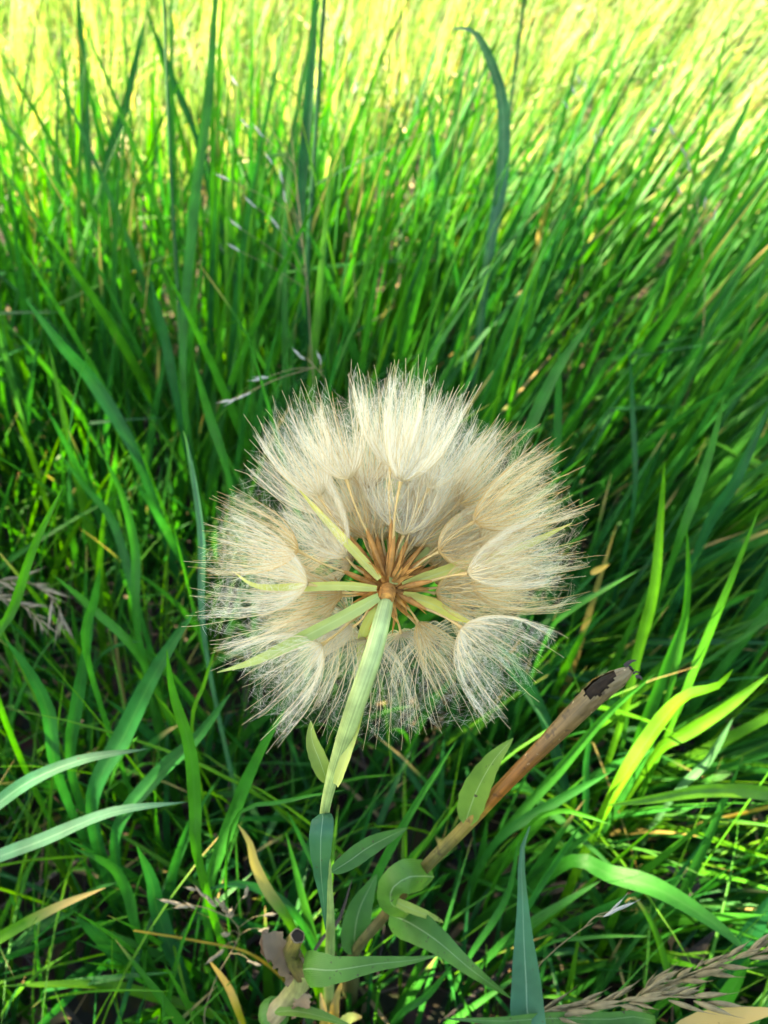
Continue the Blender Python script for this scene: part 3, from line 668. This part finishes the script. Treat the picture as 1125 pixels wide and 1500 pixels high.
# seeds
dirs = []
def dpix(px, py, z):      # direction and length of the seed whose parachute node falls near that point
    x = (px - 566) * .76 / FPX * .24; y = -(py - 862) * .95 / FPX * .24; q = math.hypot(x, y)
    zz = {1.: .46, .9: .42, .8: .36}.get(float(z), z * .8 if z > 0 else z * .45)
    L = min(.033, max(.0145, q / math.sqrt(1 - zz * zz)))
    return unit(np.array([x, y, zz * q / math.sqrt(1 - zz * zz)])), L
LEN = []
SPARSE = []
for px, py, z in [(436, 945, -.5), (452, 925, .3), (524, 942, 1.), (601, 935, 1.), (470, 872, 1), (690, 885, .6), (700, 905, -1), (655, 945, .9), (480, 930, .7), (500, 900, 1.),
                  (428, 858, -.6), (430, 858, .5), (440, 806, .6), (412, 800, -.3), (446, 745, .5), (430, 715, .2), (487, 800, 1.), (487, 748, .8), (470, 700, .1), (555, 808, 1.),
                  (545, 758, 1.), (520, 700, .5), (515, 722, .9), (578, 702, .8), (560, 695, 0), (600, 700, -.4), (628, 738, 1.), (600, 790, 1.), (618, 700, .5), (650, 706, .2), (668, 760, 1.),
                  (690, 722, .3), (700, 748, .8), (660, 815, 1.), (742, 790, .3), (725, 765, .0), (700, 800, .9), (722, 830, .5), (730, 858, .1), (715, 850, -.5), (690, 850, .9), (640, 850, 1.), (500, 830, 1.), (585, 750, 1.), (575, 850, 1.),
                  (540, 792, .45), (585, 782, .3), (612, 800, .5), (508, 822, .3), (640, 838, .4), (655, 812, .2), (512, 778, .45), (560, 768, .4), (632, 775, .35), (520, 905, .3), (606, 912, .4), (648, 868, .3), (498, 868, .4), (668, 848, .5), (596, 832, .7)]:
    d_, l_ = dpix(px, py, z); dirs.append(unit(d_ + rng.normal(0, .05, 3))); LEN.append(l_); SPARSE.append(py > 890 and z > .4)
PM = [pappus_geo(40 + k, nr=22 + k, open_=[1., .85, 1.15, .7, 1.3, 1.65][k], nb=[74, 66, 78, 70, 62, 46][k]).mesh('pappus', [M_RAY, M_HAIR]) for k in range(6)]
PMG = []
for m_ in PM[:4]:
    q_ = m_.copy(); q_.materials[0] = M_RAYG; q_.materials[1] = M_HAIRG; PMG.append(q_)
BLN = [.029, .031, .033]; SM = [seed_geo(x).mesh('seed', [M_ACHENE, M_BEAK]) for x in BLN]
for k, d in enumerate(dirs):
    wd = RT * d[0] + UP * d[1] + FW * d[2]
    q = Vector(wd).to_track_quat('Z', 'Y'); b = k % 3
    o = bpy.data.objects.new('seed', SM[b]); COL.objects.link(o); o.parent = PL
    o.rotation_mode = 'QUATERNION'; o.rotation_quaternion = q; o.location = Vector(HC - plant_base + unit(wd + rng.normal(0, .5, 3)) * rng.uniform(0, .0028)); zs = LEN[k] / BLN[b] * rng.uniform(.95, 1.05); o.scale = (1, 1, zs)
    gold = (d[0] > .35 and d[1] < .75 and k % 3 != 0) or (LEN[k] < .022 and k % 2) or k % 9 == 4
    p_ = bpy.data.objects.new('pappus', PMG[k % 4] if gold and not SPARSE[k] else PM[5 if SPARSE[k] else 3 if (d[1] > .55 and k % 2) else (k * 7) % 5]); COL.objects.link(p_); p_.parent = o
    p_.location = (0, 0, BLN[b] - .0006); s = random.uniform(.88, 1.1) * (.86 if d[1] < -.25 else 1) * (.84 if LEN[k] < .021 else 1); p_.scale = (s, s, s / zs)
    p_.rotation_euler = (random.uniform(-.24, .24), random.uniform(-.24, .24), random.uniform(0, 6.28))

# loose brown achenes and scales crowding round the receptacle
for k in range(44):
    a = rng.uniform(0, 2 * math.pi); d = unit(np.array([math.cos(a), math.sin(a) * .9, rng.uniform(-.55, .35)]))
    if k < 5: d = unit(np.array([[-.35, -.8, -.4], [.30, -.85, -.3], [-.75, -.5, -.3], [-.9, .0, -.2], [.5, -.5, -.3]][k]))
    wd = RT * d[0] + UP * d[1] + FW * d[2]; st = HC + wd * .0015; L = rng.uniform(.007, .013)
    g = Geo(); ribbon(g, spline([st, st + wd * L * .5 + rng.normal(0, .0007, 3), st + wd * L], 8), np.array([.8, 1, 1, .9, .7, .5, .3, .05]) * rng.uniform(.0010, .0020), rng.normal(size=3) + view_h, .9, (.2 + .6 * rng.random(), .1))
    g.build('scale', M_SCALE, PL)

# ------------------------------------------------------------------ withered hollow stalk with its leaves
sb = P(505, 1420, .47); sb[2] = 0
STK = tag(empty('withered_stalk', sb), 'thick brown withered stalk with a torn hollow end leaning to the right', 'dead stalk')
ctl = [(520, 1395, .375, 22), (560, 1345, .355, 23), (610, 1285, .335, 25), (680, 1212, .315, 27), (735, 1155, .30, 29), (790, 1098, .288, 31), (840, 1048, .28, 38), (878, 1012, .275, 45), (905, 993, .271, 36), (925, 980, .268, 14)]
c = np.array([np.append(P(a, b_, d), np.interp(b_, [1040, 1150], [.82, .68]) * w_ * d / FPX / 2) for a, b_, d, w_ in ctl])
c = np.vstack([np.append(sb - [0, 0, .004], .005), np.append(sb + (c[0][:3] - sb) * .5 + [0, 0, .01], .0045), c])
n = 340; cc = spline(c, n)
T = unit(np.gradient(cc[:, :3], axis=0)); view = unit(CAM - cc[-8, :3]); sides = 44
L_ = np.concatenate([[0], np.cumsum(np.linalg.norm(np.diff(cc[:, :3], axis=0), axis=1))]); LT = L_[-1] - L_
ph = np.arange(sides) / sides * 2 * math.pi
def wall(f, lump):
    V = []
    for k in range(n):
        q = view + UP * .9; A = unit(q - T[k] * (q @ T[k])); B = np.cross(T[k], A)
        end = max(0, 1 - LT[k] / .030)
        rr = cc[k, 3] * f * (1 + lump * np.sin(ph * 6 + k * .05) + lump * 1.2 * math.sin(k * .13) * np.sin(ph + k * .02) + .10 * end * np.sin(ph * 9 + 1) * np.sin(k * .9))
        V.append(cc[k, :3] + rr[:, None] * (np.cos(ph)[:, None] * A + np.sin(ph)[:, None] * B * (1 - .25 * end)))
    return np.array(V)
i = np.arange(n - 1)[:, None] * sides; j = np.arange(sides)[None]; j2 = (j + 1) % sides
Q = np.stack([i + j, i + j2, i + sides + j2, i + sides + j], -1)
PHM = (np.broadcast_to((ph + math.pi) % (2 * math.pi) - math.pi, (n - 1, sides)))
HO = ((LT[:-1, None] - .0120) / .0068) ** 2 + (PHM / (1.0 + .14 * np.sin(np.arange(n - 1) * 2.1)[:, None])) ** 2 > 1      # the torn eye-shaped hole
D = np.zeros((n, sides, 4)); D[..., 0] = np.arange(sides) / sides; D[..., 1] = np.linspace(0, 1, n)[:, None]; D[..., 2:] = .5
# colour runs along the visible length
D[..., 1] = np.clip(1 - LT / .19, 0, 1)[:, None]
g = Geo(); g.add(wall(1, .035).reshape(-1, 3), Q[HO], None, D.reshape(-1, 4)); g.build('stalk', M_STALK, STK)
g = Geo(); k0 = n - 46; g.add(wall(.80, .03)[k0:].reshape(-1, 3), (Q[k0:] - k0 * sides).reshape(-1, 4), None); g.build('hollow', M_HOLLOWSHADE, STK)  # dark inner tube painted as the shade seen through the hole
# frayed scraps at the tip
for k in range(5):
    a = P(915 + 4 * k, 984 + (k - 2) * 4, .268); b_ = a + RT * random.uniform(.001, .005) + UP * random.uniform(-.001, .0022) + FW * random.uniform(-.001, .002)
    g = Geo(); ribbon(g, spline([a, (a + b_) / 2 + UP * .0007, b_], 6), np.array([1, 1, .9, .7, .5, .1]) * .0014, view, .4, (random.random() * .6, .2), k * .7)
    g.build('frayed_scrap', M_STRAW, STK)
part_leaf('leaf', STK, [(680, 1208, .312), (697, 1160, .303), (722, 1115, .296), (752, 1081, .292)], 42, .62, M_CLASP, 'lance', .2, .3)
part_leaf('leaf', STK, [(632, 1284, .342), (616, 1283, .326), (594, 1286, .315), (576, 1300, .316), (574, 1322, .326), (596, 1338, .338)], 50, .5, M_CLASP, 'curl', .1, -.7)
part_leaf('leaf', STK, [(574, 1318, .326), (600, 1330, .330), (640, 1346, .335), (650, 1352, .338)], 14, .95, M_CLASP, 'lance', .2, .3)
part_leaf('leaf', STK, [(572, 1340, .348), (600, 1352, .335), (640, 1378, .325), (690, 1420, .325), (748, 1462, .335)], 52, .25, M_CLASP, 'clasp', 0., -.3)
part_leaf('leaf', STK, [(522, 1398, .372), (520, 1370, .37), (528, 1330, .37), (552, 1280, .375)], 44, .05, M_CLASP, 'lance', -.2, .3)

# ------------------------------------------------------------------ broken basal stem with clasping leaf and papery sheath
bb = P(395, 1530, .45); bb[2] = 0
BAS = tag(empty('broken_stem', bb), 'short broken hollow stem with a clasping green leaf and papery grey sheath at bottom centre', 'broken stem')
c = np.array([bb - [0, 0, .004], P(400, 1500, .36), P(418, 1470, .345), (P(440, 1440, .335)), P(444, 1418, .33)])
g = Geo(); cc = spline(c, 26); tube(g, cc, np.interp(np.arange(26), [0, 10, 16, 25], [.007, .0058, .0045, .0042]), 14, lump=.03); g.build('stem', M_STUMP, BAS)
# node swelling ring
g = Geo(); cc = spline([P(396, 1492, .352), P(402, 1484, .35), P(408, 1477, .348)], 6); tube(g, cc, np.array([.0050, .0066, .0072, .0069, .0060, .0050]), 14); g.build('node_ring', M_CLASP, BAS)
# hollow stub
cc = spline([P(443, 1425, .331), P(432, 1408, .327), P(427, 1390, .322), P(436, 1371, .316)], 14)
g = Geo(); tube(g, cc, np.linspace(.0040, .0030, 14) * (1 + .05 * np.sin(np.arange(14) * 1.8)), 16, cap=False, v0=.2, v1=.5, lump=.07)
tube(g, np.array([cc[-1], cc[-1] + unit(cc[-1] - cc[-2]) * .0002]), np.array([.0030, .0025]), 16, cap=False, v0=.95, lump=.07)
g.build('stub', M_STALK, BAS)
g = Geo(); tube(g, cc[::-1][:9], np.linspace(.0025, .0020, 9), 16, cap=True); g.build('hollow', M_HOLLOWSHADE, BAS)  # capped dark plug in place of the shaded inside of the stub
part_leaf('leaf', BAS, [(445, 1420, .322), (455, 1419, .312), (490, 1421, .306), (550, 1412, .305), (600, 1407, .308), (640, 1400, .312)], 50, .45, M_CLASP, 'clasp', 0., -.25)
part_leaf('papery_sheath', BAS, [(440, 1432, .330), (420, 1402, .322), (404, 1384, .318), (400, 1366, .318)], 40, .2, M_MEMBRANE, 'leafy', .3, .5, n=14)
part_leaf('papery_sheath', BAS, [(388, 1362, .318), (386, 1385, .319), (396, 1402, .322), (436, 1432, .329)], 14, .1, M_MEMBRANE, 'grass', .3, .5)
part_leaf('papery_sheath', BAS, [(452, 1455, .333), (440, 1472, .335), (428, 1492, .34)], 22, .7, M_MEMBRANE, 'lance', .3, .3)
part_leaf('leaf', BAS, [(402, 1482, .34), (430, 1480, .335), (470, 1488, .332), (520, 1505, .33)], 20, .6, M_CLASP, 'lance', .6, .3)
# yellow shoot beside it
yb = P(485, 1540, .47); yb[2] = 0
SH = tag(empty('yellow_shoot', yb), 'short yellow and pink plant shoot at the bottom edge right of the broken stem', 'shoot')
for k, (pts, wp_) in enumerate([([(486, 1545, .44), (488, 1500, .42), (492, 1465, .41), (500, 1440, .40)], 26), ([(490, 1530, .42), (510, 1495, .40), (530, 1490, .39)], 30), ([(480, 1530, .42), (476, 1490, .41), (470, 1455, .41)], 22)]):
    c = np.array([P(*q) for q in pts]); c = np.vstack([yb + [0, 0, -.003], c]) if k == 0 else np.vstack([P(486, 1545, .44), c])
    part = Geo(); cc = spline(c, 20); ribbon(part, cc, wprof(20, 'lance') * wp_ * .41 / FPX + .001, CAM - cc.mean(0), .6, (.55 + .1 * k, .9), .2 * k); part.build('leaf', M_PALE if k == 1 else M_YELLOW, SH)

# tall blue-green leaf standing at the bottom
hero('tall blue-green pointed leaf with pale midrib standing at the bottom edge, its tip bent over', [(772, 1540), (772, 1486), (771, 1440), (768, 1390), (766, 1330), (764, 1280), (763, 1250), (768, 1235), (776, 1210)], .32, .33, 50, .35, M_BLUE, 0., 'tall', .3, name='broad_leaf', cat='leaf', group=None, tip=.5)
hero('green leaf lying level along the bottom edge under the tall blue-green leaf', [(960, 1500), (880, 1494), (800, 1492), (740, 1496), (650, 1492)], .33, .31, 20, .3, M_CLASP, .5, 'lance', .3, name='broad_leaf', cat='leaf', group=None)
hero('pale green leaf with a brown dead end in the bottom right corner', [(960, 1560), (1020, 1508), (1080, 1490), (1150, 1478)], .32, .30, 40, .4, M_CLASP, .1, 'lance', .3, name='broad_leaf', cat='leaf', group=None, tip=.98)

# ------------------------------------------------------------------ dry grass heads
def husk_mesh(l, r, mat, name='husk'):
    g = Geo(); spindle(g, np.array([0, 0, 0.]), np.array([0, 0, l]), r, 6, 7)
    tube(g, np.array([[0, 0, l * .95], [0, r * .3, l * 1.15], [r * .2, r * .5, l * 1.35]]), np.array([r * .16, r * .1, r * .03]), 3, cap=False)
    return g.mesh(name, mat)
def place(mesh, name, parent, loc, d, s=1., flat=.7):
    o = bpy.data.objects.new(name, mesh); COL.objects.link(o); o.parent = parent
    o.location = Vector(loc) - parent.location; o.rotation_mode = 'QUATERNION'
    o.rotation_quaternion = Vector(d).to_track_quat('Z', 'Y'); o.scale = (s * flat, s, s); return o

def spike(label, pts, d0, d1, n, l, r, mat, spread=.35, stemw=3, name='dry_seed_spike', group=None, rows=3):
    c = curve3(pts, d0, d1); b = c[0].copy(); b[2] = -.004
    while c[:, 2].min() < .015: c = CAM + (c - CAM) * .97
    b = np.array([c[0][0], c[0][1] + .01, -.004])
    root = tag(empty(name, b), label, 'dry grass', group)
    full = spline(np.vstack([b, (b + c[0]) / 2 + [.004, 0, 0], c]), 40)
    g = Geo(); tube(g, full, np.linspace(.0009, .0003, 40), 6); g.build('stem', M_HUSK, root)
    cc = spline(c, n); T = unit(np.gradient(cc, axis=0)); me = husk_mesh(l, r, mat)
    for k in range(n):
        for q in range(rows):
            side = unit(np.cross(T[k], rng.normal(size=3)))
            if random.random() < .14: continue
            place(me, 'husk', root, cc[k] + side * r * .8 + T[k] * rng.uniform(-.002, .002), unit(T[k] + side * spread * rng.uniform(.1, 1.8)), random.uniform(.5, 1.25), random.uniform(.45, .9))
    return root
spike('plump tan dry seed spike lying level along the bottom right edge', [(770, 1492), (830, 1480), (900, 1468), (960, 1460), (1030, 1462)], .33, .31, 19, .0115, .0016, M_HUSK, .30)
spike('tan dry seed spike reaching the right edge just above the bottom corner', [(940, 1452), (990, 1435), (1050, 1412), (1130, 1392)], .34, .32, 16, .0115, .0016, M_HUSK, .32)
spike('frayed grey-tan dry seed head at the left edge, halfway down', [(-60, 842), (-10, 850), (40, 852), (80, 880), (92, 905)], .52, .50, 12, .016, .0011, M_HUSKP, .5)
spike('dry tan seed head drooping at the left edge, right under the frayed grey one', [(-60, 872), (-10, 872), (30, 885), (62, 912)], .52, .50, 10, .015, .001, M_HUSKP, .5)

def panicle(label, stem, d, tips, l, r, mat, sw=.0005, group='loose dry grass panicles'):
    c = curve3(stem, d, d - .03); b = np.array([c[0][0], c[0][1] + .01, -.004])
    root = tag(empty('grass_panicle', b), label, 'dry grass', group)
    full = spline(np.vstack([b, (b + c[0]) / 2 + [.006, 0, 0], c]), 40)
    g = Geo(); tube(g, full, np.linspace(sw * 1.4, sw * .5, 40), 6); st = g.build('stem', M_HUSK, root)
    me = husk_mesh(l, r, mat, 'spikelet'); top = spline(c, 20)
    for tp in tips:
        e = P(tp[0], tp[1], (d - .03) if len(tp) < 3 else tp[2])
        k = int(np.argmin(np.linalg.norm(top - e, axis=1))); k = max(0, k - 3); a = top[k]
        gb = Geo(); tube(gb, spline([a, (a + e) / 2 + UP * .002, e], 6), np.linspace(sw * .6, sw * .4, 6), 4); gb.build('branch', M_HUSK, root)
        dd = unit(e - a)
        for q in range(tp[3] if len(tp) > 3 else 2):
            place(me, 'spikelet', root, e - dd * l * .5 * q, unit(dd + rng.normal(0, .14, 3)), random.uniform(.75, 1.1))
    return root
panicle('loose pale seed panicle lying left of the papery sheath', [(300, 1500), (316, 1435), (350, 1372), (338, 1345), (320, 1325)], .42, [(288, 1304, .385, 4), (252, 1322, .39, 3), (268, 1326, .39, 3), (322, 1322, .385, 5), (336, 1334, .385, 5), (308, 1320, .385, 3), (388, 1362, .385, 3), (316, 1400, .39, 3), (372, 1412, .39, 3), (334, 1368, .39, 2), (360, 1310, .39, 2), (392, 1340, .385, 2)], .0068, .0014, M_HUSKP, .00035)
panicle('single silvery white husk on a thin stalk beside the tall blue-green leaf', [(780, 1432), (808, 1396), (845, 1366), (868, 1352)], .34, [(884, 1343, .31, 1), (890, 1341, .31, 1), (898, 1335, .31, 1)], .0125, .0011, M_SILVER, .0003)
for lab, st, d, tips in [
    ('blurred silvery panicle on a thin leaning stalk left of top centre', [(460, 560), (450, 420), (430, 230), (425, 180)], .62, [(345, 120), (360, 182), (330, 262), (395, 235), (412, 262), (418, 290), (370, 300), (405, 330), (348, 332), (382, 195), (345, 365)]),
    ('blurred grey panicle hanging beside the darkest stem at top centre', [(520, 420), (500, 200), (490, 60), (482, 20)], .72, [(482, 30), (500, 60), (512, 88), (470, 105), (520, 130), (505, 40)]),
    ('blurred pale panicle in the meadow right of the arching blade', [(850, 420), (860, 260), (868, 120), (872, 30)], .80, [(872, 20), (870, 60), (848, 118), (858, 130), (842, 135), (880, 195), (872, 205), (830, 155)]),
    ('nodding grey panicle near the upper right edge', [(1030, 480), (1024, 330), (1010, 240), (985, 195), (960, 188)], .70, [(960, 190), (985, 192), (1002, 225), (1010, 245), (1030, 250), (995, 280), (1032, 300), (1046, 318)]),
    ('small pale panicle on the left shoulder behind the seed head', [(470, 620), (478, 560), (450, 527)], .50, [(338, 586), (360, 578), (440, 522), (470, 528), (385, 555)]),
    ('drooping tan panicle in the sunlit meadow right of centre', [(640, 420), (625, 250), (600, 160), (580, 130)], .95, [(596, 118), (580, 135), (572, 160), (610, 150), (628, 192)])]:
    panicle(lab, st, d, tips, .0070, .0011, M_SILVER, .0004)

# a few dry curled leaves that catch the eye on the soil
for lab, pts, d0, w_, rn, m in [
    ('broad lavender-grey dead leaf lying at the lower right under the arching blade', [(990, 1330), (1010, 1290), (975, 1270)], .5, 30, .2, M_STRAW),
    ('long grey dead leaf lying toward the bottom right behind the dry spikes', [(960, 1480), (1000, 1420), (1050, 1360)], .53, 26, .25, M_STRAW),
    ('grey dead leaf lying behind the tall blue-green leaf', [(790, 1310), (830, 1298), (880, 1300)], .54, 14, .15, M_STRAW),
    ('small orange dead leaf curl right of the seed head fringe', [(865, 840), (880, 833), (893, 826)], .50, 9, .95, M_YELLOW),
    ('tan dead leaf lying in the bottom left corner', [(30, 1500), (60, 1492), (110, 1490)], .5, 28, .9, M_STRAW)]:
    hero(lab, pts, d0, d0 - .01, w_, rn, m, None, 'lance', .5, root=False, name='dead_leaf', cat='dead leaf', group=None)
